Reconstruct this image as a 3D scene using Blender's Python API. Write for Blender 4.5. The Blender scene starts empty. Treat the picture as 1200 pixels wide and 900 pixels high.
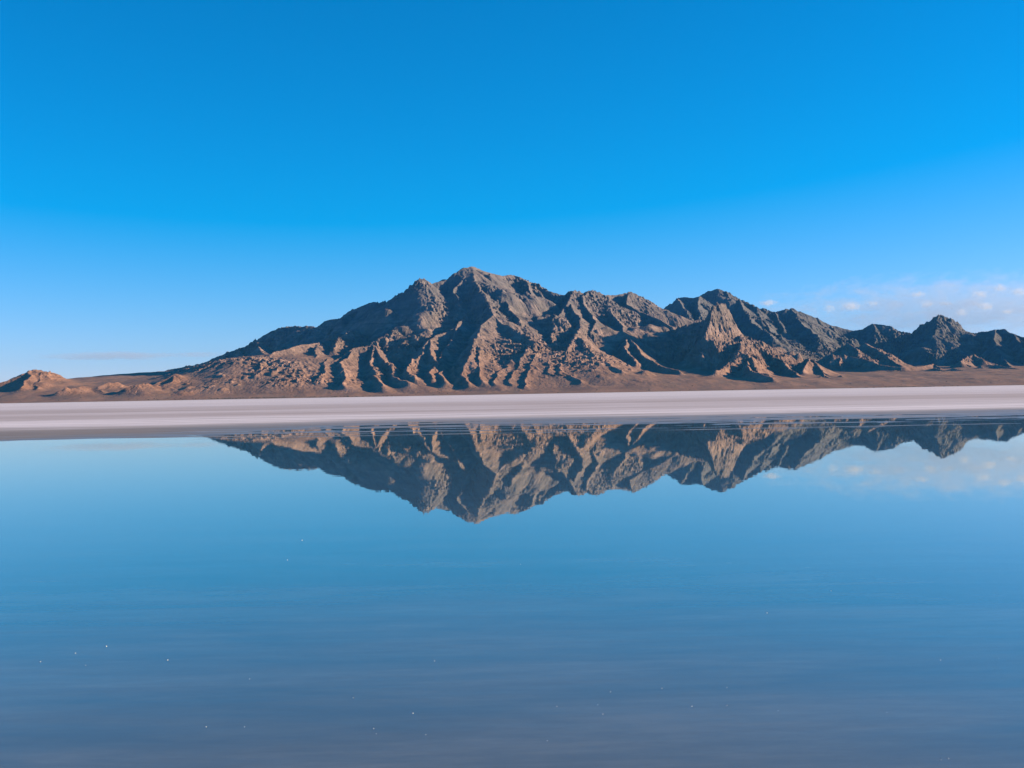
import bpy, math, random
import numpy as np
from mathutils import Matrix, Vector

rng = np.random.default_rng(7)
random.seed(7)
scene = bpy.context.scene
COL = scene.collection

# ------------------------------------------------------------------ survey of the place
CAM_H = 1.6
F = 1400.0                       # focal length in survey pixels (1200 wide)
ROLL = math.atan(0.0179)
PITCH = math.atan(11.7 / F)
CR, SR = math.cos(ROLL), math.sin(ROLL)
SUN_EL = math.radians(15.0)
SUN_AZ = math.radians(5.0)     # direction to the sun measured from +X towards +Y


def at(px, py, km):
    """a sighted bearing and height, at its own distance -> world metres"""
    dx, dy = px - 600.0, py - 461.7
    u = dx * CR - dy * SR
    v = -(dx * SR + dy * CR)
    Y = km * 1000.0
    return (u * Y / F, Y, CAM_H + v * Y / F)


# ------------------------------------------------------------------ numpy noise
_perm = rng.permutation(512).astype(np.int64)
_ang = rng.random(512) * 2 * np.pi
_gx, _gy = np.cos(_ang), np.sin(_ang)


def perlin(x, y):
    xi = np.floor(x).astype(np.int64); yi = np.floor(y).astype(np.int64)
    fx = x - xi; fy = y - yi
    ux = fx * fx * fx * (fx * (fx * 6 - 15) + 10); uy = fy * fy * fy * (fy * (fy * 6 - 15) + 10)

    def g(ix, iy, ax, ay):
        h = _perm[(_perm[ix & 511] + iy) & 511]
        return _gx[h] * ax + _gy[h] * ay
    a = g(xi, yi, fx, fy); b = g(xi + 1, yi, fx - 1, fy)
    c = g(xi, yi + 1, fx, fy - 1); d = g(xi + 1, yi + 1, fx - 1, fy - 1)
    return (a + (b - a) * ux + (c - a) * uy + (a - b - c + d) * ux * uy) * 1.5


def fbm(x, y, octv=4, gain=0.5):
    s = np.zeros_like(x); a = 1.0
    for i in range(octv):
        s += a * perlin(x + 17.3 * i, y - 9.1 * i); x = x * 2.03; y = y * 2.03; a *= gain
    return s


def ridged(x, y, octv=4, gain=0.5):
    s = np.zeros_like(x); a = 1.0
    for i in range(octv):
        s += a * (1.0 - 2.0 * np.abs(perlin(x + 31.7 * i, y + 5.3 * i))); x = x * 2.07; y = y * 2.07; a *= gain
    return s


# ------------------------------------------------------------------ terrain grid
DX = 6.5
XS = np.arange(-4700.0, 6300.0, DX)
YS = np.arange(5700.0, 11700.0, DX)
NX, NY = len(XS), len(YS)
GX, GY = np.meshgrid(XS, YS)


def sstep(a, b, x):
    t = np.clip((x - a) / (b - a), 0, 1)
    return t * t * (3 - 2 * t)


# alluvial apron rising from the flat to the foot of the mountains
edge = 5950 + 90 * perlin(GX / 900, GX * 0 + 3.3) + 40 * perlin(GX / 230, GX * 0 + 8.1)
d0 = np.maximum(GY - edge, 0)
fan = (0.062 - 0.016 * sstep(1300, 1900, GX) + 0.045 * np.exp(-((GX - 850) / 520) ** 2)) * d0 * sstep(0, 500, d0) + 0.012 * d0
fan = fan + 0.036 * d0 * np.exp(-((GX + 2600) / 760) ** 2)
fan = 240 * (1 - np.exp(-fan / 240)) * 1.2
fan *= 0.62 + 0.38 * sstep(-3900, -2600, GX)
fan *= 1 - 0.45 * np.exp(-((GX + 500) / 900) ** 2) * sstep(7400, 6300, GY)
fan += 3.0 * np.maximum(fbm(GX / 55 + 5, GY / 80, 2) - 0.15, 0) * sstep(0.0, 0.5, perlin(GX / 480 + 2, GY / 480)) * sstep(120, 500, d0)
fan += 3.2 * fbm(GX / 130, GY / 200, 3) * sstep(30, 500, d0) + 5.0 * perlin(GX / 330, GY / 900) * sstep(100, 900, d0)
fan -= 1.2 * (1 - sstep(0, 60, GY - edge))
# low bedrock pediments run out under the foot of the massif
pedw = 1.0 * np.exp(-(np.abs(GX + 1350) / 620) ** 3) + 0.9 * np.exp(-(np.abs(GX - 330) / 340) ** 3) + 0.72 * np.exp(-(np.abs(GX + 300) / 420) ** 3)
ped = pedw * 0.25 * np.clip(GY - 6330 - 60 * perlin(GX / 260, GX * 0 + 5.5), 0, 650)
fan0 = fan.copy()
base = fan + ped
R = np.full(base.shape, -800.0)          # bedrock ridges before debris buries their feet
GID = np.zeros(base.shape, np.int8)

# domain warp keeps the flanks from being ruled
WX = 17 * fbm(GX / 260, GY / 260, 2) + 4 * perlin(GX / 40, GY / 40); WY = 17 * fbm(GX / 260 + 50, GY / 260 - 20, 2) + 4 * perlin(GX / 40 + 9, GY / 40)
lowland = (1 - sstep(6700, 7500, GY))
WX += lowland * (38 * perlin(GX / 210 + 13, GY / 260) + 14 * perlin(GX / 85, GY / 90 + 4)); WY += lowland * 30 * perlin(GX / 230 - 7, GY / 230)
PXW, PYW = GX + WX, GY + WY
KV = 1.0 + 0.28 * fbm(GX / 380 + 7, GY / 380, 3)        # flank steepness varies


SPURS = True
ASYM = 0.12
CC, DROP, SHARP = 0.80, 50.0, 80.0      # crests are steep, flanks ease off towards the foot


def seg(a, b, k, gid, rmax, asym=None):
    asym = ASYM if asym is None else asym
    ax, ay, az = a; bx, by, bz = b
    r = min(rmax, max(az, bz) / (k * 0.4)) + 60
    i0 = max(int((min(ax, bx) - r - XS[0]) / DX), 0); i1 = min(int((max(ax, bx) + r - XS[0]) / DX) + 2, NX)
    j0 = max(int((min(ay, by) - r - YS[0]) / DX), 0); j1 = min(int((max(ay, by) + r - YS[0]) / DX) + 2, NY)
    if i1 <= i0 or j1 <= j0:
        return
    px = PXW[j0:j1, i0:i1]; py = PYW[j0:j1, i0:i1]
    vx, vy = bx - ax, by - ay
    L2 = vx * vx + vy * vy + 1e-6
    t = np.clip(((px - ax) * vx + (py - ay) * vy) / L2, 0, 1)
    ex = px - (ax + t * vx); ey = py - (ay + t * vy)
    d = np.hypot(ex, ey)
    kk = k * KV[j0:j1, i0:i1] * (1 - asym * ex / (d + 12.0))       # beds dip to the east: scarps face west
    z = az + t * (bz - az) - kk * (CC * d + DROP * (1 - np.exp(-d / SHARP)))
    h = R[j0:j1, i0:i1]; g = GID[j0:j1, i0:i1]
    m = z > h
    h[m] = z[m]; g[m] = gid


def spurs(pts, gid, k, step, levels, length, root=True):
    """secondary spurs branching down both flanks of a crest"""
    for (a, b) in zip(pts[:-1], pts[1:]):
        vx, vy = b[0] - a[0], b[1] - a[1]
        L = math.hypot(vx, vy)
        if L < 1: continue
        n = max(1, int(round(L / step)))
        for i in range(n):
            for s in (-1, 1):
                t = (i + random.random()) / n
                x0, y0, z0 = a[0] + t * vx, a[1] + t * vy, a[2] + t * (b[2] - a[2])
                if z0 < 70 or random.random() < 0.42: continue
                dirr = math.atan2(vy, vx) + s * math.radians(random.uniform(50, 95))
                if b[2] > a[2]:
                    dirr = math.atan2(-vy, -vx) + s * math.radians(random.uniform(50, 95))
                ln = length * random.uniform(0.55, 1.25) * min(1.0, z0 / 350 + 0.3)
                sl = k * random.uniform(0.62, 0.85)
                p = [(x0, y0, z0 - random.uniform(2, 30))]
                m = 3
                for q in range(m):
                    dirr += math.radians(random.uniform(-22, 22))
                    x0 += math.cos(dirr) * ln / m; y0 += math.sin(dirr) * ln / m
                    z0 -= sl * ln / m * random.uniform(0.75, 1.25)
                    p.append((x0, y0, z0 - 5))
                for c, e in zip(p[:-1], p[1:]):
                    seg(c, e, k * 1.28, gid, 260)
                if levels > 1:
                    spurs(p, gid, k * 1.15, step * 0.6, levels - 1, length * 0.42)


def ridge(gid, pts, k=0.72, step=260, length=230, levels=2, rmax=1500, asym=None):
    w = [at(*p) for p in pts]
    for a, b in zip(w[:-1], w[1:]):
        seg(a, b, k, gid, rmax, asym)
    if step and SPURS:
        spurs(w, gid, k, step, levels, length)


def fill(pts):
    """(px, py[, km]) with missing distances interpolated"""
    ks = [i for i, p in enumerate(pts) if len(p) == 3]
    out = []
    for i, p in enumerate(pts):
        if len(p) == 3: out.append(p); continue
        lo = max([q for q in ks if q < i]); hi = min([q for q in ks if q > i])
        t = (i - lo) / (hi - lo)
        out.append((p[0], p[1], pts[lo][2] + t * (pts[hi][2] - pts[lo][2])))
    return out


MASS, FAR, PIN, KNOLL, HILL = 1, 2, 3, 4, 5
# ---- main massif: crest
ridge(MASS, fill([(196, 433.5, 9.1), (215, 430), (232, 427), (252, 419), (280, 409), (300, 400), (315, 390), (327, 384, 8.9), (345, 382), (372, 383),
                  (380, 376), (400, 372), (408, 365), (420, 360), (437, 353, 8.55), (450, 354), (461, 355), (470, 349), (480, 340), (492, 328, 8.25), (497, 327), (505, 332),
                  (515, 329), (523, 328), (530, 320), (540, 315), (552, 312, 8.55)]), length=200, levels=1)
ridge(MASS, fill([(552, 312, 8.55), (562, 315), (575, 320), (588, 323), (603, 322, 9.0), (615, 327), (628, 333), (645, 342, 8.75), (658, 346, 8.75), (665, 342), (673, 340, 8.7),
                  (681, 344), (692, 340, 8.8), (700, 342), (708, 346, 8.9), (718, 346), (738, 342, 9.1), (748, 349), (760, 355), (772, 363, 9.0), (800, 378, 9.1)]), length=200, levels=1)
# ---- massif: spurs of the face
for p in [
    [(495, 330, 8.4), (500, 350, 8.2), (499, 370, 8.0), (502, 384, 7.85)],
    [(470, 349, 8.4), (480, 356, 8.15), (483, 364, 8.0), (481, 376, 7.85), (484, 390, 7.7)],
    [(484, 384, 7.75), (474, 388, 7.6), (462, 387, 7.5), (448, 394, 7.4), (435, 404, 7.3), (415, 408, 7.2), (403, 416, 7.1), (390, 428, 6.9), (375, 440, 6.65)],
    [(437, 404, 7.3), (436, 414, 7.1), (432, 426, 6.9), (440, 440, 6.6), (446, 450, 6.4)],
    [(437, 404, 7.3), (445, 413, 7.1), (452, 425, 6.9), (462, 437, 6.65), (472, 446, 6.45)],
    [(415, 409, 7.2), (405, 424, 6.9), (410, 440, 6.6), (402, 450, 6.4)],
    [(545, 372, 7.8), (537, 377, 7.6), (533, 390, 7.4), (525, 402, 7.2), (517, 412, 7.05), (515, 430, 6.75), (522, 446, 6.45)],
    [(533, 384, 7.5), (520, 390, 7.42), (510, 393, 7.35), (500, 401, 7.2), (493, 414, 7.0), (483, 425, 6.85), (481, 442, 6.5)],
    [(505, 398, 7.25), (503, 412, 7.0), (510, 428, 6.75), (503, 444, 6.5)],
    [(576, 369, 7.6), (568, 380, 7.4), (560, 392, 7.2), (553, 405, 7.0), (548, 420, 6.75), (542, 438, 6.55), (545, 450, 6.4)],
    [(556, 400, 7.1), (562, 415, 6.85), (566, 430, 6.65), (560, 446, 6.45)],
    [(576, 369, 7.6), (590, 379, 7.5), (605, 387, 7.35), (618, 396, 7.2), (630, 409, 7.05), (640, 424, 6.85), (652, 440, 6.55)],
    [(622, 402, 7.1), (612, 420, 6.85), (602, 435, 6.65), (595, 450, 6.4)],
    [(630, 412, 7.0), (625, 428, 6.75), (616, 442, 6.5), (612, 452, 6.35)],
    [(600, 424, 6.8), (588, 434, 6.65), (578, 450, 6.4)],
    [(530, 428, 6.75), (538, 444, 6.5)],
    [(552, 312, 8.6), (556, 330, 8.3), (566, 345, 8.05), (574, 358, 7.8), (576, 369, 7.6)],
    [(552, 312, 8.6), (541, 326, 8.4), (532, 340, 8.2), (538, 355, 8.0), (547, 368, 7.85)],
    [(523, 328, 8.45), (518, 345, 8.2), (524, 358, 8.05), (531, 368, 7.9)],
    [(575, 320, 8.65), (580, 335, 8.4), (590, 350, 8.1), (598, 362, 7.85), (606, 374, 7.65)],
    [(617, 328, 8.85), (622, 345, 8.5), (617, 358, 8.25), (612, 368, 8.0), (612, 378, 7.8), (625, 392, 7.55), (635, 402, 7.3)],
    [(673, 340, 8.7), (667, 352, 8.35), (659, 363, 8.1), (652, 378, 7.8), (646, 392, 7.5), (650, 405, 7.2), (658, 418, 7.0), (672, 428, 6.8), (690, 440, 6.6)],
    [(692, 340, 8.8), (684, 348, 8.5), (683, 356, 8.35), (690, 366, 8.15), (698, 376, 7.95), (692, 390, 7.6)],
    [(668, 356, 8.2), (678, 370, 7.95), (680, 384, 7.65), (673, 394, 7.3), (668, 405, 7.1), (664, 418, 6.9)],
    [(673, 394, 7.3), (684, 402, 7.15), (692, 412, 7.0), (700, 424, 6.8)],
    [(708, 346, 8.9), (712, 357, 8.55), (718, 367, 8.25), (727, 380, 7.95), (735, 392, 7.65), (745, 406, 7.35), (754, 416, 7.15), (770, 425, 6.95), (792, 434, 6.8)],
    [(735, 392, 7.65), (731, 406, 7.35), (740, 418, 7.1), (748, 426, 6.95)],
    [(738, 342, 9.0), (734, 356, 8.75), (752, 366, 8.6), (770, 372, 8.4), (788, 383, 8.1)],
    [(745, 380, 8.15), (752, 392, 7.9), (763, 402, 7.7)],
    [(650, 425, 6.85), (663, 438, 6.6), (680, 447, 6.4)],
    [(700, 420, 6.9), (712, 425, 6.8), (722, 434, 6.65)],
    # left shoulder
    [(300, 398, 8.1), (304, 408, 7.8), (312, 418, 7.5), (318, 430, 7.2)],
    [(402, 393, 7.95), (388, 399, 7.75), (372, 402, 7.55), (352, 404, 7.35), (335, 409, 7.2), (322, 412, 7.1), (310, 424, 6.9), (300, 440, 6.6)],
    [(432, 387, 8.0), (420, 386, 7.9), (408, 389, 7.75), (396, 398, 7.5), (390, 408, 7.3)],
    [(372, 404, 7.4), (368, 420, 7.05), (360, 436, 6.75), (352, 448, 6.5)],
    [(345, 406, 7.35), (340, 424, 7.0), (330, 440, 6.65), (326, 450, 6.45)],
    [(385, 420, 7.0), (380, 436, 6.7), (374, 448, 6.5)],
    [(280, 409, 8.1), (285, 420, 7.6), (292, 427, 7.3), (300, 440, 6.9)],
    [(262, 418, 8.0), (265, 428, 7.5), (275, 436, 7.1), (280, 446, 6.8)],
    [(240, 426, 8.0), (245, 434, 7.5), (250, 444, 7.0)],
]:
    low = p[-1][1] > 435
    ridge(MASS, p, k=0.66 if low else 0.72, step=0 if low else 240, length=120, levels=1, asym=0.36 if low else 0.15)

# ---- far range
ridge(FAR, fill([(740, 378, 11.2), (762, 370), (778, 362, 11.1), (786, 357), (793, 349), (803, 348), (812, 349), (820, 347), (830, 341), (840, 338, 10.7), (850, 342), (865, 351),
                 (875, 355), (888, 362), (898, 364), (908, 366, 10.6), (918, 363), (928, 362), (945, 367), (962, 374), (975, 381), (1000, 387, 10.6), (1012, 386), (1022, 379), (1030, 380),
                 (1045, 382), (1053, 388), (1065, 391), (1072, 391, 10.3), (1079, 382), (1090, 377), (1101, 368, 10.1), (1111, 373), (1117, 385), (1128, 390), (1138, 396, 10.0), (1152, 389),
                 (1165, 386), (1175, 385), (1182, 390), (1195, 394, 9.7), (1215, 396), (1225, 388), (1260, 370), (1300, 358), (1340, 345), (1400, 350), (1500, 365, 9.0)]), k=0.8, length=180, levels=1)  # unseen crest right of the frame, added tall to shade the range
for p in [
    [(793, 349, 10.5), (800, 360, 10.1), (806, 370, 9.7)],
    [(820, 347, 10.5), (818, 358, 10.1), (822, 370, 9.7)],
    [(865, 351, 10.6), (874, 364, 10.2), (882, 376, 9.85), (892, 386, 9.55), (908, 396, 9.25)],
    [(888, 362, 10.6), (892, 374, 10.2), (902, 386, 9.8), (915, 396, 9.4)],
    [(908, 366, 10.6), (913, 378, 10.25), (920, 386, 10.0)],
    [(928, 362, 10.6), (936, 374, 10.25), (950, 386, 9.9), (958, 394, 9.7)],
    [(1022, 379, 10.5), (1026, 388, 10.35)],
    [(1101, 368, 10.1), (1099, 379, 9.95), (1096, 392, 9.8)],
    [(1165, 386, 9.85), (1165, 398, 9.6), (1170, 410, 9.3), (1176, 420, 8.9), (1182, 430, 8.5)],
    [(1185, 391, 9.75), (1195, 402, 9.5), (1205, 415, 9.2)],
    [(1300, 360, 10.3), (1290, 380, 9.8), (1280, 400, 9.2), (1275, 420, 8.6)],  # spur of the added crest outside the frame
]:
    ridge(FAR, p, k=0.75, step=200, length=150, levels=1)
# ---- pinnacle hill
ridge(PIN, [(832, 363, 7.62), (836, 358, 7.65), (845, 355, 7.72), (852, 357, 7.78), (857, 366, 7.82), (860, 379, 7.86)], k=1.9, step=0)
ridge(PIN, [(836, 360, 7.64), (832, 376, 7.52), (827, 391, 7.42)], k=1.8, step=0)
for p in [
    [(830, 373, 7.86), (815, 378, 7.95), (795, 384, 8.05), (778, 390, 8.15), (760, 396, 8.2)],
    [(834, 384, 7.62), (826, 390, 7.6), (816, 394, 7.62), (803, 402, 7.65), (790, 412, 7.7)],
    [(828, 391, 7.42), (840, 400, 7.4), (856, 401, 7.44), (867, 400, 7.48)],
    [(858, 383, 7.86), (863, 391, 7.72), (868, 398, 7.5), (868, 411, 7.2), (876, 421, 7.0), (890, 431, 6.8), (905, 443, 6.5)],
    [(866, 394, 7.6), (880, 401, 7.7), (895, 410, 7.6), (910, 420, 7.4), (925, 431, 7.1), (940, 441, 6.8)],
    [(868, 414, 7.15), (860, 420, 7.0), (850, 427, 6.9), (838, 436, 6.7)],
    [(876, 425, 6.9), (886, 434, 6.65), (905, 443, 6.4)],
]:
    ridge(PIN, p, k=0.8, step=130, length=180)
# ---- low hills before the far range
for p in [
    [(930, 436, 7.5), (940, 424, 7.5), (947, 419, 7.5), (956, 426, 7.4), (966, 437, 7.2), (976, 446, 7.0)],
    [(947, 419, 7.5), (942, 434, 7.2)],
    [(960, 444, 6.9), (969, 437, 6.9), (978, 447, 6.8)],
    [(985, 444, 6.9), (991, 440, 6.9), (999, 447, 6.8)],
    [(978, 414, 8.7), (985, 408, 8.7), (993, 401, 8.65), (1002, 409, 8.5), (1010, 420, 8.3)],
    [(1005, 408, 8.8), (1015, 402, 8.75), (1027, 409, 8.6), (1040, 420, 8.4), (1055, 428, 8.2)],
    [(965, 424, 8.2), (975, 416, 8.2), (995, 417, 8.2), (1012, 420, 8.1), (1030, 427, 7.9), (1060, 431, 7.8)],
    [(1060, 432, 7.8), (1080, 429, 7.9), (1092, 426, 8.0), (1100, 431, 7.9)],
    [(1080, 436, 7.6), (1095, 431, 7.6), (1108, 436, 7.5)],
    [(1105, 436, 7.7), (1118, 431, 7.7), (1130, 436, 7.6)],
    [(1125, 424, 8.3), (1140, 416, 8.6), (1152, 421, 8.4)],
    [(1150, 428, 8.1), (1168, 427, 8.1), (1190, 433, 7.9)],
]:
    ridge(HILL, p, k=0.6, step=120, length=120, levels=1)
# ---- knolls on the left
for p in [
    [(-40, 453, 6.6), (-10, 450, 6.65), (12, 446, 6.7), (26, 440, 6.75), (36, 435, 6.8), (43, 433, 6.85), (53, 435, 6.95), (64, 439, 7.1), (78, 444, 7.3), (92, 447, 7.5)],
    [(36, 435, 6.8), (34, 444, 6.65), (26, 453, 6.5)],
    [(50, 435, 6.9), (48, 445, 6.7), (44, 455, 6.5)],
    [(64, 439, 7.1), (66, 448, 6.8), (62, 456, 6.55)],
    [(74, 458, 6.3), (90, 455, 6.35), (103, 452, 6.4), (114, 455, 6.4), (124, 458, 6.35)],
    [(120, 453, 6.45), (131, 448, 6.5), (140, 449, 6.55), (150, 454, 6.6)],
    [(146, 455, 6.3), (160, 451, 6.35), (172, 449, 6.4), (180, 452, 6.45), (192, 456, 6.45)],
    [(184, 449, 6.55), (194, 443, 6.6), (205, 438, 6.65), (214, 441, 6.75), (224, 446, 6.85), (240, 451, 6.95)],
    [(203, 439, 6.65), (198, 448, 6.5)],
]:
    ridge(KNOLL, p, k=0.5, step=110, length=70, levels=1, asym=0.3)

# rock relief where bedrock stands out of the apron
WS = 9.0
H = base + WS * np.logaddexp(0.0, (R - base) / WS)
GID = np.where(R > base - 4, GID, np.where(ped > 5, MASS, 0)).astype(np.int8)
rock = sstep(6, 60, H - fan)
crag = sstep(-0.15, 0.55, fbm(GX / 520 + 3, GY / 520, 3))
crag = np.where(GID == PIN, np.maximum(crag, 0.9), crag)
soft = np.where(GID == KNOLL, 0.75, np.where(R < base, 0.7, 1.0)) * (0.55 + 0.45 * sstep(0, 90, H - fan))
# gully lines run straight down the fall of the ground: relief sampled across the slope is finer than along it
gy_, gx_ = np.gradient(H, DX)
for _ in range(14):
    gx_[1:-1, 1:-1] = (gx_[:-2, 1:-1] + gx_[2:, 1:-1] + gx_[1:-1, :-2] + gx_[1:-1, 2:]) / 4
    gy_[1:-1, 1:-1] = (gy_[:-2, 1:-1] + gy_[2:, 1:-1] + gy_[1:-1, :-2] + gy_[1:-1, 2:]) / 4
gl = np.hypot(gx_, gy_) + 0.02
H += soft * rock * ((1.5 + 5 * crag) * (ridged(GX / 150 + 0.006 * WX, GY / 150, 2, 0.5) - 0.6) + (1.2 + 9.0 * crag) * (ridged(GX / 46, GY / 46, 2, 0.7) - 0.4) + (1.2 + 5.5 * crag) * fbm(GX / 16, GY / 16, 2, 0.7))
# rills: phase advances along the contour
th = np.arctan2(gy_, gx_)
for q in range(6):
    a0 = -np.pi + q * np.pi / 3
    wq = np.clip(1 - np.abs(np.angle(np.exp(1j * (th - a0)))) / (np.pi / 3), 0, 1)
    ca, sa = np.cos(a0), np.sin(a0)
    al = GX * ca + GY * sa; ac = -GX * sa + GY * ca
    H += soft * rock * wq * (4 + 6 * crag) * np.minimum(gl * 1.6, 1) * (ridged(ac / 52 + 0.02 * WX, al / 190, 2, 0.6) - 0.5)
# tilted strata weather into ledges and small cliffs
bed = (H + 0.10 * GX + 0.05 * GY + 14 * fbm(GX / 300, GY / 300, 2)) / 31.0
fr_ = bed - np.floor(bed)
H += soft * rock * (3.0 + 7.0 * crag) * (sstep(0.55, 0.95, fr_) - fr_)
# bouldery knobs break the lower slopes
knob = np.maximum(fbm(GX / 75 + 40, GY / 75, 2, 0.6) - 0.28, 0) * sstep(-0.1, 0.4, fbm(GX / 600 - 9, GY / 600, 2))
H += 20 * knob * sstep(2, 30, H - fan)
# ------------------------------------------------------------------ droplet erosion (vectorised)
def erode(H, n, steps, carve):
    for rep in range(n):
        N = 60000
        x = rng.random(N) * (NX - 3) + 1; y = rng.random(N) * (NY - 3) + 1
        keep = H[y.astype(int), x.astype(int)] > fan[y.astype(int), x.astype(int)] + 15
        x = x[keep]; y = y[keep]
        vx = np.zeros_like(x); vy = np.zeros_like(x); sed = np.zeros_like(x)
        for s in range(steps):
            i = x.astype(int); j = y.astype(int); fx = x - i; fy = y - j
            h00 = H[j, i]; h10 = H[j, i + 1]; h01 = H[j + 1, i]; h11 = H[j + 1, i + 1]
            gx = (h10 - h00) * (1 - fy) + (h11 - h01) * fy
            gy = (h01 - h00) * (1 - fx) + (h11 - h10) * fx
            vx = vx * 0.35 - gx; vy = vy * 0.35 - gy
            l = np.hypot(vx, vy) + 1e-6
            h = h00 * (1 - fx) * (1 - fy) + h10 * fx * (1 - fy) + h01 * (1 - fx) * fy + h11 * fx * fy
            x2 = np.clip(x + vx / l, 1, NX - 3); y2 = np.clip(y + vy / l, 1, NY - 3)
            i2 = x2.astype(int); j2 = y2.astype(int); f2 = x2 - i2; g2 = y2 - j2
            h2 = H[j2, i2] * (1 - f2) * (1 - g2) + H[j2, i2 + 1] * f2 * (1 - g2) + H[j2 + 1, i2] * (1 - f2) * g2 + H[j2 + 1, i2 + 1] * f2 * g2
            dh = h - h2
            cap = np.maximum(dh, 0) * 0.9
            amt = np.where(dh > 0, np.clip((cap - sed) * carve, -sed * 0.10, dh * 0.5), -np.minimum(sed, -dh))
            sed += amt
            D = np.zeros_like(H)
            np.add.at(D, (j, i), -amt * (1 - fx) * (1 - fy)); np.add.at(D, (j, i + 1), -amt * fx * (1 - fy))
            np.add.at(D, (j + 1, i), -amt * (1 - fx) * fy); np.add.at(D, (j + 1, i + 1), -amt * fx * fy)
            H += np.clip(D, -3.0, 3.0)
            x, y = x2, y2
    return H


ERO = 3
if ERO:
    H = erode(H, ERO, 28, 0.16)


# ------------------------------------------------------------------ object helpers
def tag(o, label=None, cat=None, group=None, kind=None):
    for k, v in (('label', label), ('category', cat), ('group', group), ('kind', kind)):
        if v: o[k] = v
    return o


def mesh_np(name, co, faces, mat, smooth=False):
    me = bpy.data.meshes.new(name)
    nv, nf, fl = len(co), len(faces), faces.shape[1]
    me.vertices.add(nv); me.vertices.foreach_set('co', np.ascontiguousarray(co, np.float32).ravel())
    me.loops.add(nf * fl); me.loops.foreach_set('vertex_index', np.ascontiguousarray(faces, np.int32).ravel())
    me.polygons.add(nf); me.polygons.foreach_set('loop_start', np.arange(nf, dtype=np.int32) * fl)
    me.update(calc_edges=True)
    me.polygons.foreach_set('use_smooth', np.full(nf, smooth, bool))
    me.materials.append(mat)
    o = bpy.data.objects.new(name, me); COL.objects.link(o)
    return o


def grid_faces(nx, ny):
    i, j = np.meshgrid(np.arange(nx - 1), np.arange(ny - 1))
    a = (j * nx + i).ravel()
    return np.stack([a, a + 1, a + 1 + nx, a + nx], 1)


class NT:
    def __init__(self, mat):
        mat.use_nodes = True
        self.t = mat.node_tree; self.t.nodes.clear()

    def n(self, kind, ins=None, **props):
        nd = self.t.nodes.new(kind)
        for k, v in props.items(): setattr(nd, k, v)
        for k, v in (ins or {}).items():
            s = nd.inputs[k]
            if isinstance(v, bpy.types.NodeSocket): self.t.links.new(v, s)
            else: s.default_value = v
        return nd

    def math(self, op, a, b=0.0, c=0.0, clamp=False):
        nd = self.n('ShaderNodeMath', {0: a, 1: b, 2: c}, operation=op, use_clamp=clamp)
        return nd.outputs[0]

    def ramp(self, fac, stops, interp='LINEAR'):
        nd = self.n('ShaderNodeValToRGB', {0: fac})
        cr = nd.color_ramp; cr.interpolation = interp
        while len(cr.elements) < len(stops): cr.elements.new(0.5)
        for e, (p, c) in zip(cr.elements, stops):
            e.position = p; e.color = c if len(c) == 4 else (*c, 1)
        return nd.outputs[0]

    def mix(self, fac, a, b, mode='MIX'):
        nd = self.n('ShaderNodeMix', data_type='RGBA', blend_type=mode)
        for k, v in ((0, fac), (6, a), (7, b)):
            s = nd.inputs[k]
            if isinstance(v, bpy.types.NodeSocket): self.t.links.new(v, s)
            else: s.default_value = v if k == 0 else (*v, 1)
        return nd.outputs[2]

    def noise(self, vec, scale, detail=4, rough=0.55, dist=0.0):
        return self.n('ShaderNodeTexNoise', {'Vector': vec, 'Scale': scale, 'Detail': detail, 'Roughness': rough, 'Distortion': dist}).outputs[0]

    def mapping(self, vec, sc=(1, 1, 1), loc=(0, 0, 0)):
        return self.n('ShaderNodeMapping', {'Vector': vec, 'Scale': sc, 'Location': loc}).outputs[0]


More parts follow.
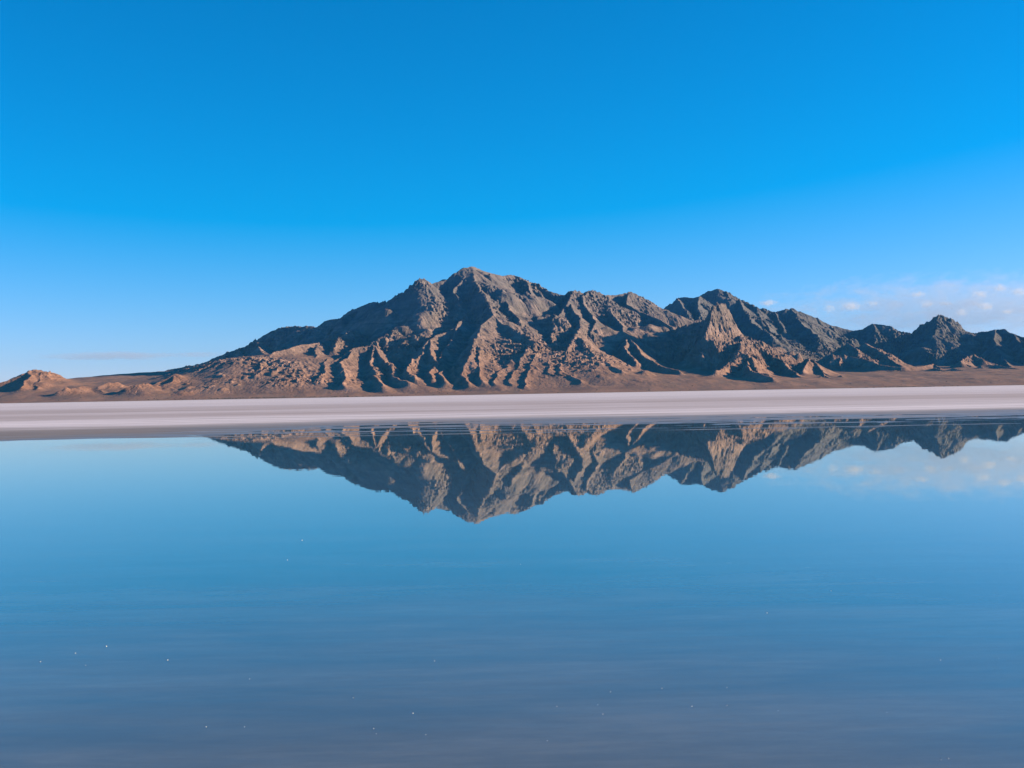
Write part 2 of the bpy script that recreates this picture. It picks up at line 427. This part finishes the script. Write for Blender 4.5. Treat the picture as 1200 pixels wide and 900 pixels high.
# ------------------------------------------------------------------ materials
def rock_material(name, tone):
    m = bpy.data.materials.new(name); t = NT(m)
    geo = t.n('ShaderNodeNewGeometry'); pos = geo.outputs['Position']
    nz = t.n('ShaderNodeSeparateXYZ', {0: geo.outputs['Normal']}).outputs[2]
    n1 = t.noise(pos, 0.0022, 5, 0.6, 0.6)
    n2 = t.noise(pos, 0.011, 5, 0.65)
    n3 = t.noise(pos, 0.06, 3, 0.6)
    strata = t.noise(t.mapping(pos, (0.0012, 0.0012, 0.03)), 1.0, 4, 0.6, 0.4)
    c = t.ramp(n1, [(0.30, (0.150, 0.142, 0.138)), (0.45, (0.180, 0.158, 0.147)), (0.60, (0.222, 0.175, 0.150)), (0.75, (0.158, 0.146, 0.138))])
    c = t.mix(t.ramp(n2, [(0.45, (0, 0, 0)), (0.68, (1, 1, 1))]), c, (0.37, 0.285, 0.248))
    c = t.mix(t.math('MULTIPLY', t.ramp(strata, [(0.52, (0, 0, 0)), (0.62, (1, 1, 1))]), 0.45), c, (0.105, 0.102, 0.10))
    c = t.mix(t.math('MULTIPLY', t.ramp(n3, [(0.58, (0, 0, 0)), (0.72, (1, 1, 1))]), 0.5), c, (0.09, 0.088, 0.075))
    alt = t.n('ShaderNodeSeparateXYZ', {0: pos}).outputs[2]
    rust = t.n('ShaderNodeMapRange', {'Value': t.math('MULTIPLY_ADD', n1, 300.0, alt), 'From Min': 240.0, 'From Max': 560.0, 'To Min': 0.68, 'To Max': 0.0}).outputs[0]
    c = t.mix(rust, c, t.mix(t.ramp(n2, [(0.4, (0, 0, 0)), (0.65, (1, 1, 1))]), (0.27, 0.155, 0.102), (0.40, 0.245, 0.170)))
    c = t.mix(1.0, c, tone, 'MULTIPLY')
    c = t.mix(t.n('ShaderNodeMapRange', {'Value': t.math('MULTIPLY_ADD', n1, 300.0, alt), 'From Min': 520.0, 'From Max': 820.0, 'To Min': 0.0, 'To Max': 0.6}).outputs[0], c, (0.150, 0.155, 0.168))
    # debris and soil lie on the gentle ground
    soil = t.ramp(t.noise(pos, 0.005, 4, 0.6), [(0.35, (0.26, 0.148, 0.096)), (0.65, (0.36, 0.205, 0.132))])
    soil = t.mix(t.math('MULTIPLY', t.ramp(t.noise(t.mapping(pos, (0.012, 0.004, 0)), 1.0, 5, 0.7, 0.8), [(0.46, (0, 0, 0)), (0.58, (1, 1, 1))]), 0.7), soil, (0.19, 0.138, 0.105))
    soil = t.mix(t.math('MULTIPLY', t.ramp(t.noise(pos, 0.15, 2), [(0.57, (0, 0, 0)), (0.63, (1, 1, 1))]), 0.5), soil, (0.12, 0.105, 0.07))
    flat = t.math('MULTIPLY_ADD', t.math('ADD', nz, t.math('MULTIPLY', t.math('SUBTRACT', n2, 0.5), 0.12)), 9.0, -8.1, clamp=True)
    c = t.mix(flat, c, soil)
    bump = t.n('ShaderNodeBump', {'Height': t.math('MULTIPLY_ADD', n3, 6.0, t.math('MULTIPLY', t.noise(pos, 0.2, 3, 0.7), 2.0)), 'Strength': t.math('MULTIPLY_ADD', flat, -0.75, 0.95), 'Distance': 1.0})
    b = t.n('ShaderNodeBsdfPrincipled', {'Base Color': c, 'Roughness': 0.95, 'Specular IOR Level': 0.1, 'Normal': bump.outputs[0]})
    t.n('ShaderNodeOutputMaterial', {0: b.outputs[0]})
    return m


def salt_material():
    m = bpy.data.materials.new('salt_crust'); t = NT(m)
    geo = t.n('ShaderNodeNewGeometry'); pos = geo.outputs['Position']
    xyz = t.n('ShaderNodeSeparateXYZ', {0: pos}); x, y, z = xyz.outputs
    # distance across the flat, wandering a little, on a log scale: 40 m -> 0, 6 km -> 1
    wob = t.math('MULTIPLY', t.math('SUBTRACT', t.noise(t.mapping(pos, (0.012, 0.03, 0)), 1.0, 3), 0.5), 0.22)
    yy = t.math('MULTIPLY_ADD', x, -0.10, y)
    lg = t.math('LOGARITHM', t.math('MAXIMUM', yy, 20.0), 10.0)
    d = t.math('ADD', t.math('MULTIPLY_ADD', lg, 0.46, -0.737), t.math('MULTIPLY', wob, 0.30))
    white = (0.93, 0.86, 0.85); pinkgrey = (0.60, 0.52, 0.50); grey = (0.40, 0.36, 0.34)
    c = t.ramp(d, [(0.0, (0.20, 0.18, 0.165)), (0.11, (0.32, 0.29, 0.275)), (0.138, white), (0.178, white), (0.205, pinkgrey), (0.33, pinkgrey),
                   (0.40, (0.80, 0.74, 0.74)), (0.55, white), (0.72, white), (0.78, (0.80, 0.73, 0.73)), (0.84, (0.96, 0.91, 0.87))])
    st = t.noise(t.mapping(pos, (0.014, 0.13, 0)), 1.0, 6, 0.7, 0.3)
    st2 = t.noise(t.mapping(pos, (0.003, 0.012, 0)), 1.0, 5, 0.65)
    c = t.mix(t.math('MULTIPLY', t.ramp(st, [(0.48, (0, 0, 0)), (0.60, (1, 1, 1))]), 0.50), c, grey)
    c = t.mix(t.math('MULTIPLY', t.ramp(st2, [(0.50, (0, 0, 0)), (0.58, (1, 1, 1))]), 0.55), c, (0.84, 0.78, 0.78))
    mott = t.noise(t.mapping(pos, (0.05, 0.45, 0)), 1.0, 6, 0.72, 0.5)
    c = t.mix(t.math('MULTIPLY', t.ramp(mott, [(0.44, (0, 0, 0)), (0.62, (1, 1, 1))]), 0.36), c, (0.38, 0.325, 0.30))
    c = t.mix(t.math('MULTIPLY', t.ramp(mott, [(0.34, (1, 1, 1)), (0.46, (0, 0, 0))]), 0.4), c, (0.90, 0.84, 0.83))
    fine = t.noise(pos, 1.4, 4, 0.65)
    c = t.mix(t.math('MULTIPLY', fine, 0.16), c, (0.36, 0.31, 0.29), 'MIX')
    # damp crust close to the water level is darker and shinier; the drowned bed is grey mud
    damp = t.ramp(t.math('MULTIPLY_ADD', z, 12.0, 0.5), [(0.42, (1, 1, 1)), (0.95, (0, 0, 0))])
    mudn = t.noise(t.mapping(pos, (0.30, 1.3, 0)), 1.0, 5, 0.6, 0.5)
    mudn = t.math('MULTIPLY_ADD', t.math('SUBTRACT', t.noise(t.mapping(pos, (1.6, 6.0, 0)), 1.0, 5, 0.75), 0.5), 0.6, mudn)
    mud = t.ramp(mudn, [(0.32, (0.188, 0.145, 0.086)), (0.52, (0.245, 0.184, 0.106)), (0.70, (0.315, 0.240, 0.145))])
    # mountain reflection deepened by painting the bed darker away from the camera
    far_bed = t.n('ShaderNodeMapRange', {'Value': y, 'From Min': 9.0, 'From Max': 20.0, 'To Min': 0.0, 'To Max': 0.65}).outputs[0]
    under = t.math('MULTIPLY', far_bed, t.n('ShaderNodeMapRange', {'Value': z, 'From Min': -0.012, 'From Max': -0.03}).outputs[0])
    mud = t.mix(under, mud, (0.075, 0.080, 0.065))
    c = t.mix(damp, c, mud)
    rough = t.math('MULTIPLY_ADD', damp, -0.72, 0.9)
    bump = t.n('ShaderNodeBump', {'Height': t.math('MULTIPLY', t.noise(pos, 3.0, 4, 0.7), t.math('SUBTRACT', 1.0, damp)), 'Strength': 0.6, 'Distance': 0.03})
    b = t.n('ShaderNodeBsdfPrincipled', {'Base Color': c, 'Roughness': rough, 'IOR': 1.33, 'Specular IOR Level': t.math('MULTIPLY_ADD', damp, 0.35, 0.1), 'Normal': bump.outputs[0]})
    t.n('ShaderNodeOutputMaterial', {0: b.outputs[0]})
    return m


def water_material():
    m = bpy.data.materials.new('brine'); t = NT(m)
    pos = t.n('ShaderNodeNewGeometry').outputs['Position']
    rip = t.noise(t.mapping(pos, (1.2, 2.6, 1)), 1.0, 3, 0.5)
    fine = t.noise(t.mapping(pos, (7, 11, 1)), 1.0, 2, 0.5)
    patch = t.ramp(t.noise(t.mapping(pos, (0.05, 0.16, 1)), 1.0, 4, 0.6), [(0.45, (0, 0, 0)), (0.7, (1, 1, 1))])
    yy = t.n('ShaderNodeSeparateXYZ', {0: pos}).outputs[1]
    breeze = t.n('ShaderNodeMapRange', {'Value': yy, 'From Min': 4.0, 'From Max': 14.0, 'To Min': 1.0, 'To Max': 0.06}).outputs[0]
    swell = t.noise(t.mapping(pos, (0.22, 1.1, 1)), 1.0, 3, 0.55, 0.6)
    h = t.math('MULTIPLY_ADD', fine, t.math('MULTIPLY', t.math('MULTIPLY_ADD', patch, 0.0008, 0.00008), breeze), t.math('MULTIPLY', rip, t.math('MULTIPLY_ADD', breeze, 0.0011, 0.00012)))
    h = t.math('ADD', h, t.math('MULTIPLY', swell, t.math('MULTIPLY', breeze, 0.0050)))
    bump = t.n('ShaderNodeBump', {'Height': h, 'Strength': 1.0, 'Distance': 1.0}).outputs[0]
    inc = t.n('ShaderNodeNewGeometry').outputs['Incoming']
    cosv = t.math('ABSOLUTE', t.n('ShaderNodeVectorMath', {0: inc, 1: bump}, operation='DOT_PRODUCT').outputs['Value'])
    fres = t.math('MULTIPLY_ADD', t.math('POWER', t.math('SUBTRACT', 1.0, cosv, clamp=True), 5.0), 0.979, 0.021)
    gl = t.n('ShaderNodeBsdfGlossy', {'Color': (1.0, 1.0, 0.90, 1), 'Roughness': 0.0, 'Normal': bump})
    tr = t.n('ShaderNodeBsdfTransparent', {'Color': (0.93, 0.96, 0.97, 1)})
    mx = t.n('ShaderNodeMixShader', {0: fres, 1: tr.outputs[0], 2: gl.outputs[0]})
    t.n('ShaderNodeOutputMaterial', {0: mx.outputs[0]})
    return m


ROCK, SALT, WATER = rock_material('desert_rock', (1.0, 0.95, 0.93)), salt_material(), water_material()

RUSTROCK = rock_material('rusty_rock', (1.0, 0.87, 0.79))
SHADEROCK = rock_material('shade_toned_rock', (0.58, 0.71, 0.80))  # same rock, colour darkened and blued for shade the far range lacks

# ------------------------------------------------------------------ mountains: one object per landform, meeting along their valleys
faces = grid_faces(NX, NY)
co = np.stack([GX.ravel(), GY.ravel(), H.ravel()], 1)
gidf = GID.ravel()
fg = np.sort(gidf[faces], 1)[:, 2]
for gid, name, label, cat in [
    (0, 'alluvial_slope', 'brown alluvial apron sloping from the mountain feet to the white salt', 'slope'),
    (MASS, 'mountain', 'largest rugged brown mountain with the highest summit, left of centre', 'mountain'),
    (FAR, 'mountain_range', 'bluish distant mountain range on the right with a horn shaped peak', 'mountain range'),
    (PIN, 'rock_pinnacle', 'pale sunlit rock pinnacle on a ridge with deep shade on its left', 'pinnacle'),
    (HILL, 'hills', 'low brown foothills in front of the far range on the right', 'hills'),
    (KNOLL, 'knolls', 'small sunlit rocky knolls at the far left end of the slope', 'knolls'),
]:
    f = faces[fg == gid]
    used, inv = np.unique(f, return_inverse=True)
    o = mesh_np(name, co[used], inv.reshape(f.shape), {FAR: SHADEROCK, KNOLL: RUSTROCK}.get(gid, ROCK))
    tag(o, label, cat, kind='structure')

# ------------------------------------------------------------------ salt flat: one sheet from behind the camera to beyond the mountains
def graded(lo, f0, f1, hi, step, g):
    mid = list(np.arange(f0, f1 + step * 0.5, step))
    s, v, up = step, f1, []
    while v < hi: s *= g; v += s; up.append(v)
    s, v, dn = step, f0, []
    while v > lo: s *= g; v -= s; dn.append(v)
    return np.array(dn[::-1] + mid + up)


SX = graded(-32000, -45, 45, 32000, 0.4, 1.09)
SY = graded(-4000, 34, 100, 30000, 0.22, 1.06)
sx, sy = np.meshgrid(SX, SY)
yy = sy + 3.0 * perlin(sx / 34, sy / 60) + 1.6 * perlin(sx / 9, sy / 12)
z = np.interp(yy, [0, 30, 44, 50, 64, 76, 86, 110, 400, 5900, 60000], [-0.09, -0.07, -0.030, -0.007, 0.002, 0.010, 0.035, 0.05, 0.08, 0.12, 0.12])
z += 0.022 * sstep(-6, -24, sx) * sstep(47.5, 56, yy)
near = np.exp(-np.maximum(0, np.abs(sy - 62) - 22) / 20.0)
z += near * (0.011 * fbm(sx / 11.0, sy / 2.6, 3) + 0.005 * fbm(sx / 1.9, sy / 0.9, 2))
# a few long low bars of salt just awash
for (bx, by, bl, bw, bh) in [(10, 49.5, 26, .22, .022), (-8, 46.5, 18, .16, .018), (24, 44, 9, .10, .016), (-14, 51.5, 14, .2, .02)]:
    z += bh * np.exp(-((sy - by - 0.03 * (sx - bx) - 0.5 * perlin(sx / 5, sx * 0 + bx)) / bw) ** 2) * np.exp(-((sx - bx) / bl) ** 4) * (0.75 + 0.5 * perlin(sx / 3, sy * 0 + by))
z = np.where(sy > 5600, np.minimum(z, 0.1), z)
z = np.where(sy > 6300, -2.0, z)
o = mesh_np('salt_flat', np.stack([sx.ravel(), sy.ravel(), z.ravel()], 1), grid_faces(len(SX), len(SY)), SALT, smooth=True)
tag(o, 'white and pinkish salt flat stretching from the wet shore to the mountains', 'salt flat', kind='structure')

wx = np.array([-600.0, 600.0]); wy = np.array([-300.0, 140.0])
a, b = np.meshgrid(wx, wy)
o = mesh_np('water', np.stack([a.ravel(), b.ravel(), a.ravel() * 0], 1), grid_faces(2, 2), WATER)
tag(o, 'still shallow blue water mirroring the mountains across the foreground', 'water', kind='structure')

# ------------------------------------------------------------------ clouds
def cloud_material(name, dens, scale, lo, hi, stretch=(1, 1, 1), colour=(1, 1, 1)):
    m = bpy.data.materials.new(name); t = NT(m)
    tc = t.n('ShaderNodeTexCoord').outputs['Object']
    r2 = t.n('ShaderNodeVectorMath', {0: tc}, operation='LENGTH').outputs['Value']
    fall = t.math('SUBTRACT', 1.0, r2, clamp=True)
    n = t.noise(t.mapping(t.n('ShaderNodeNewGeometry').outputs['Position'], stretch), scale, 5, 0.65, 0.4)
    v = t.math('ADD', t.math('MULTIPLY', fall, 0.75), t.math('MULTIPLY', t.math('SUBTRACT', n, 0.5), 1.7))
    d = t.n('ShaderNodeMapRange', {'Value': v, 'From Min': lo, 'From Max': hi, 'To Min': 0.0, 'To Max': dens}).outputs[0]
    pv = t.n('ShaderNodeVolumePrincipled', {'Color': (*colour, 1), 'Density': d, 'Anisotropy': 0.1})
    t.n('ShaderNodeOutputMaterial', {1: pv.outputs[0]})
    return m


import bmesh


def ball(name, loc, rad, mat, lump=0.12, sub=3):
    bm = bmesh.new(); bmesh.ops.create_icosphere(bm, subdivisions=sub, radius=1.0)
    me = bpy.data.meshes.new(name); bm.to_mesh(me); bm.free()
    n = len(me.vertices); v = np.empty(n * 3, np.float32); me.vertices.foreach_get('co', v); v = v.reshape(-1, 3).astype(float)
    q = loc[0] * 0.013
    v *= (1 + lump * (perlin(v[:, 0] * 2 + q, v[:, 1] * 2 + v[:, 2] * 1.7) + 0.5 * perlin(v[:, 2] * 4 + q, v[:, 0] * 4 - v[:, 1] * 3)))[:, None]
    me.vertices.foreach_set('co', v.astype(np.float32).ravel())
    me.materials.append(mat)
    o = bpy.data.objects.new(name, me); COL.objects.link(o)
    o.location = loc; o.scale = rad
    return o


PUFF = cloud_material('cumulus', 0.0030, 0.0095, 0.24, 0.75)
VEIL = cloud_material('cloud_veil', 0.00036, 0.0021, 0.10, 0.72, (0.7, 0.3, 1.5), (0.80, 0.83, 0.90))
STREAK = cloud_material('stratus', 0.00034, 0.0009, 0.08, 0.5, (0.5, 0.5, 3), (0.70, 0.75, 0.85))
puffs = [(972, 361, 8, 8, 'roundest white cumulus puff, just left of the middle of the cloud field'),
         (997, 359, 12, 8, 'broad white cumulus puff right beside the roundest one'),
         (1023, 356, 8, 5, 'faint small cumulus puff left of the horn shaped peak'),
         (900, 355, 9, 4, 'small bright flat cloud hanging over the shoulder of the far range'),
         (1076, 345, 10, 5, 'thin high cloud wisp above and left of the horn shaped peak'),
         (1086, 357, 7, 5, 'small cumulus puff closest to the left side of the horn shaped peak'),
         (1109, 356, 12, 5, 'wide low cloud puff just over the tip of the horn shaped peak'),
         (1127, 366, 7, 5, 'lowest dim puff to the right of the horn shaped peak'),
         (1155, 359, 12, 6, 'bright ragged puff over the gap right of the horn shaped peak'),
         (1181, 365, 9, 5, 'compact bright puff low at the right end of the cloud field'),
         (1172, 337, 8, 6, 'highest soft puff near the upper right of the cloud field'),
         (1194, 342, 9, 6, 'soft puff cut by the right edge of the photograph'),
         (1148, 345, 8, 5, 'soft dim puff midway up the right part of the cloud field')]
for px, py, w_, h_, lab in puffs:
    km = random.uniform(37, 39)
    w_ *= random.uniform(0.75, 1.35); h_ *= random.uniform(0.7, 1.1)
    s1 = km * 1000 / F
    o = ball('cloud', at(px, py, km), (w_ * s1 * 1.45, w_ * s1 * 1.1, h_ * s1 * 1.4), PUFF, 0.25)
    tag(o, lab, 'cloud', 'small cumulus puffs over the far range')
s1 = 43000 / F
o = ball('cloud_bank', at(1130, 364, 43), (285 * s1, 2600, 50 * s1), VEIL, 0.05)
tag(o, kind='stuff')
o = ball('cloud', at(150, 416.5, 44), (125 * s1, 2500, 5.5 * s1), STREAK, 0.1)
tag(o, 'long thin grey cloud streak lying low over the left horizon', 'cloud')

# ------------------------------------------------------------------ scrub along the foot of the apron
SCRUB = bpy.data.materials.new('greasewood'); t = NT(SCRUB)
t.n('ShaderNodeOutputMaterial', {0: t.n('ShaderNodeBsdfPrincipled', {'Base Color': (0.055, 0.06, 0.04, 1), 'Roughness': 1.0}).outputs[0]})


def ground_z(x, y):
    i = int((x - XS[0]) / DX); j = int((y - YS[0]) / DX)
    return float(H[j, i])


bm = bmesh.new()
for k in range(420):
    if k < 260: x = random.gauss(-1180, 330); y = random.uniform(6020, 6120)
    elif k < 340: x = random.gauss(2000, 130); y = random.uniform(6010, 6060)
    else: x = random.uniform(-2600, 2600); y = random.uniform(6050, 6400)
    rr = random.uniform(1.2, 2.8)
    ret = bmesh.ops.create_icosphere(bm, subdivisions=1, radius=rr)
    z0 = ground_z(x, y)
    for v in ret['verts']:
        c = v.co * random.uniform(0.75, 1.25)
        v.co = (c.x * 1.5 + x, c.y + y, c.z * 0.8 + z0 + rr * 0.3)
me = bpy.data.meshes.new('shrubs'); bm.to_mesh(me); bm.free(); me.materials.append(SCRUB)
o = bpy.data.objects.new('shrubs', me); COL.objects.link(o)
tag(o, kind='stuff')

# ------------------------------------------------------------------ crumbs of salt foam afloat on the brine
FOAM = bpy.data.materials.new('salt_foam'); t = NT(FOAM)
t.n('ShaderNodeOutputMaterial', {0: t.n('ShaderNodeBsdfPrincipled', {'Base Color': (0.9, 0.88, 0.86, 1), 'Roughness': 0.6}).outputs[0]})


def water_at(px, py):
    dx, dy = px - 600.0, py - 461.7
    u = dx * CR - dy * SR; v = dx * SR + dy * CR
    Y = CAM_H * F / v
    return (u * Y / F, Y, 0.0)


specks = [(898, 718, 1.4), (973, 692, 1.0), (715, 810, 1.1), (851, 805, 1.1), (851, 826, 1.0), (810, 827, 1.0), (911, 832, .8), (706, 836, .9), (1038, 834, .8), (1101, 889, 1.3), (1110, 888, 1.3),
          (1199, 867, 1.3), (1101, 773, 1.0), (1169, 771, .7), (775, 806, .8), (652, 827, .8), (125, 757, 1.2), (89, 765, 1.2), (48, 775, 1.1), (101, 779, .8), (197, 773, 1.2), (414, 817, 1.1), (484, 835, 1.4),
          (438, 853, 1.0), (441, 859, 1.0), (499, 860, 1.0), (641, 867, 1.0), (242, 851, 1.2), (293, 795, .8), (287, 851, .8), (509, 774, .9), (354, 633, 1.0), (337, 656, .7), (700, 825, .7), (610, 661, .6)]
proto = None
for px, py, sz in specks:
    p = water_at(px, py)
    rr = min(sz, 1.15) * 0.58 * p[1] / F * random.uniform(0.7, 1.05)
    if proto is None:
        o = proto = ball('salt_speck', p, (1, 1, 1), FOAM, 0.3, 2)
    else:
        o = proto.copy(); COL.objects.link(o)
    o.location = (p[0], p[1], rr * 0.2); o.scale = (rr * 1.3, rr, rr * 0.8); o.rotation_euler = (0, 0, random.uniform(0, 6.28))
    tag(o, 'tiny white crumb of salt foam floating on the still blue water', 'salt speck', 'salt specks floating on the water')

# ------------------------------------------------------------------ air
hx = np.array([-45000.0, 45000.0]); hy = np.array([-9000.0, 36000.0]); hz = np.array([-3.0, 1250.0])
c8 = np.array([[x, y, q] for q in hz for y in hy for x in hx])
f8 = np.array([[0, 2, 3, 1], [4, 5, 7, 6], [0, 1, 5, 4], [2, 6, 7, 3], [0, 4, 6, 2], [1, 3, 7, 5]])
HZ = bpy.data.materials.new('clear_air'); t = NT(HZ)
pv = t.n('ShaderNodeVolumePrincipled', {'Color': (0.12, 0.50, 1.0, 1), 'Density': 7.0e-6, 'Anisotropy': 0.0})
t.n('ShaderNodeOutputMaterial', {1: pv.outputs[0]})
o = mesh_np('haze', c8, f8, HZ)
tag(o, kind='stuff')

# ------------------------------------------------------------------ camera
cam = bpy.data.cameras.new('camera'); co_ = bpy.data.objects.new('camera', cam); COL.objects.link(co_)
cam.sensor_width = 36.0; cam.lens = F / 1200 * 36.0
cam.clip_start = 0.1; cam.clip_end = 200000
co_.matrix_world = Matrix.Translation((0, 0, CAM_H)) @ Matrix.Rotation(math.pi / 2 + PITCH, 4, 'X') @ Matrix.Rotation(-ROLL, 4, 'Z')
scene.camera = co_

# ------------------------------------------------------------------ light
sd = Vector((math.cos(SUN_AZ) * math.cos(SUN_EL), math.sin(SUN_AZ) * math.cos(SUN_EL), math.sin(SUN_EL)))
sun = bpy.data.lights.new('sun', 'SUN'); sun.energy = 5.0; sun.angle = math.radians(0.5); sun.color = (1.0, 0.74, 0.46)
so = bpy.data.objects.new('sun', sun); COL.objects.link(so)
so.rotation_euler = sd.to_track_quat('Z', 'Y').to_euler()
so.location = (200, -200, 300)

w = bpy.data.worlds.new('World'); scene.world = w; w.use_nodes = True
nt = w.node_tree; nt.nodes.clear()
sky = nt.nodes.new('ShaderNodeTexSky'); sky.sky_type = 'NISHITA'; sky.sun_disc = False
sky.sun_elevation = SUN_EL; sky.sun_rotation = math.pi / 2 - SUN_AZ
sky.air_density = 1.0; sky.dust_density = 0.0; sky.ozone_density = 6.0; sky.altitude = 1300
# thin dry air: less red overhead than the stock sky
sp = nt.nodes.new('ShaderNodeSeparateColor'); cb = nt.nodes.new('ShaderNodeCombineColor')
nt.links.new(sky.outputs[0], sp.inputs[0])
for ch, (off, gain) in enumerate(((-0.95, 1.45), (0.0, 0.84), (0.0, 1.0))):
    a = nt.nodes.new('ShaderNodeMath'); a.operation = 'ADD'; a.inputs[1].default_value = off
    m = nt.nodes.new('ShaderNodeMath'); m.operation = 'MULTIPLY'; m.inputs[1].default_value = gain
    mx = nt.nodes.new('ShaderNodeMath'); mx.operation = 'MAXIMUM'; mx.inputs[1].default_value = 0.0
    nt.links.new(sp.outputs[ch], a.inputs[0]); nt.links.new(a.outputs[0], m.inputs[0]); nt.links.new(m.outputs[0], mx.inputs[0])
    nt.links.new(mx.outputs[0], cb.inputs[ch])
bg = nt.nodes.new('ShaderNodeBackground'); bg.inputs[1].default_value = 0.105
out = nt.nodes.new('ShaderNodeOutputWorld')
nt.links.new(cb.outputs[0], bg.inputs[0]); nt.links.new(bg.outputs[0], out.inputs[0])

scene.view_settings.view_transform = 'Standard'; scene.view_settings.look = 'None'
scene.view_settings.exposure = 0.90; scene.view_settings.gamma = 1.0; scene.view_settings.use_curve_mapping = False
scene.render.engine = 'CYCLES'
scene.cycles.use_denoising = True
scene.render.filter_size = 1.1
scene.cycles.max_bounces = 8; scene.cycles.diffuse_bounces = 0; scene.cycles.volume_bounces = 6
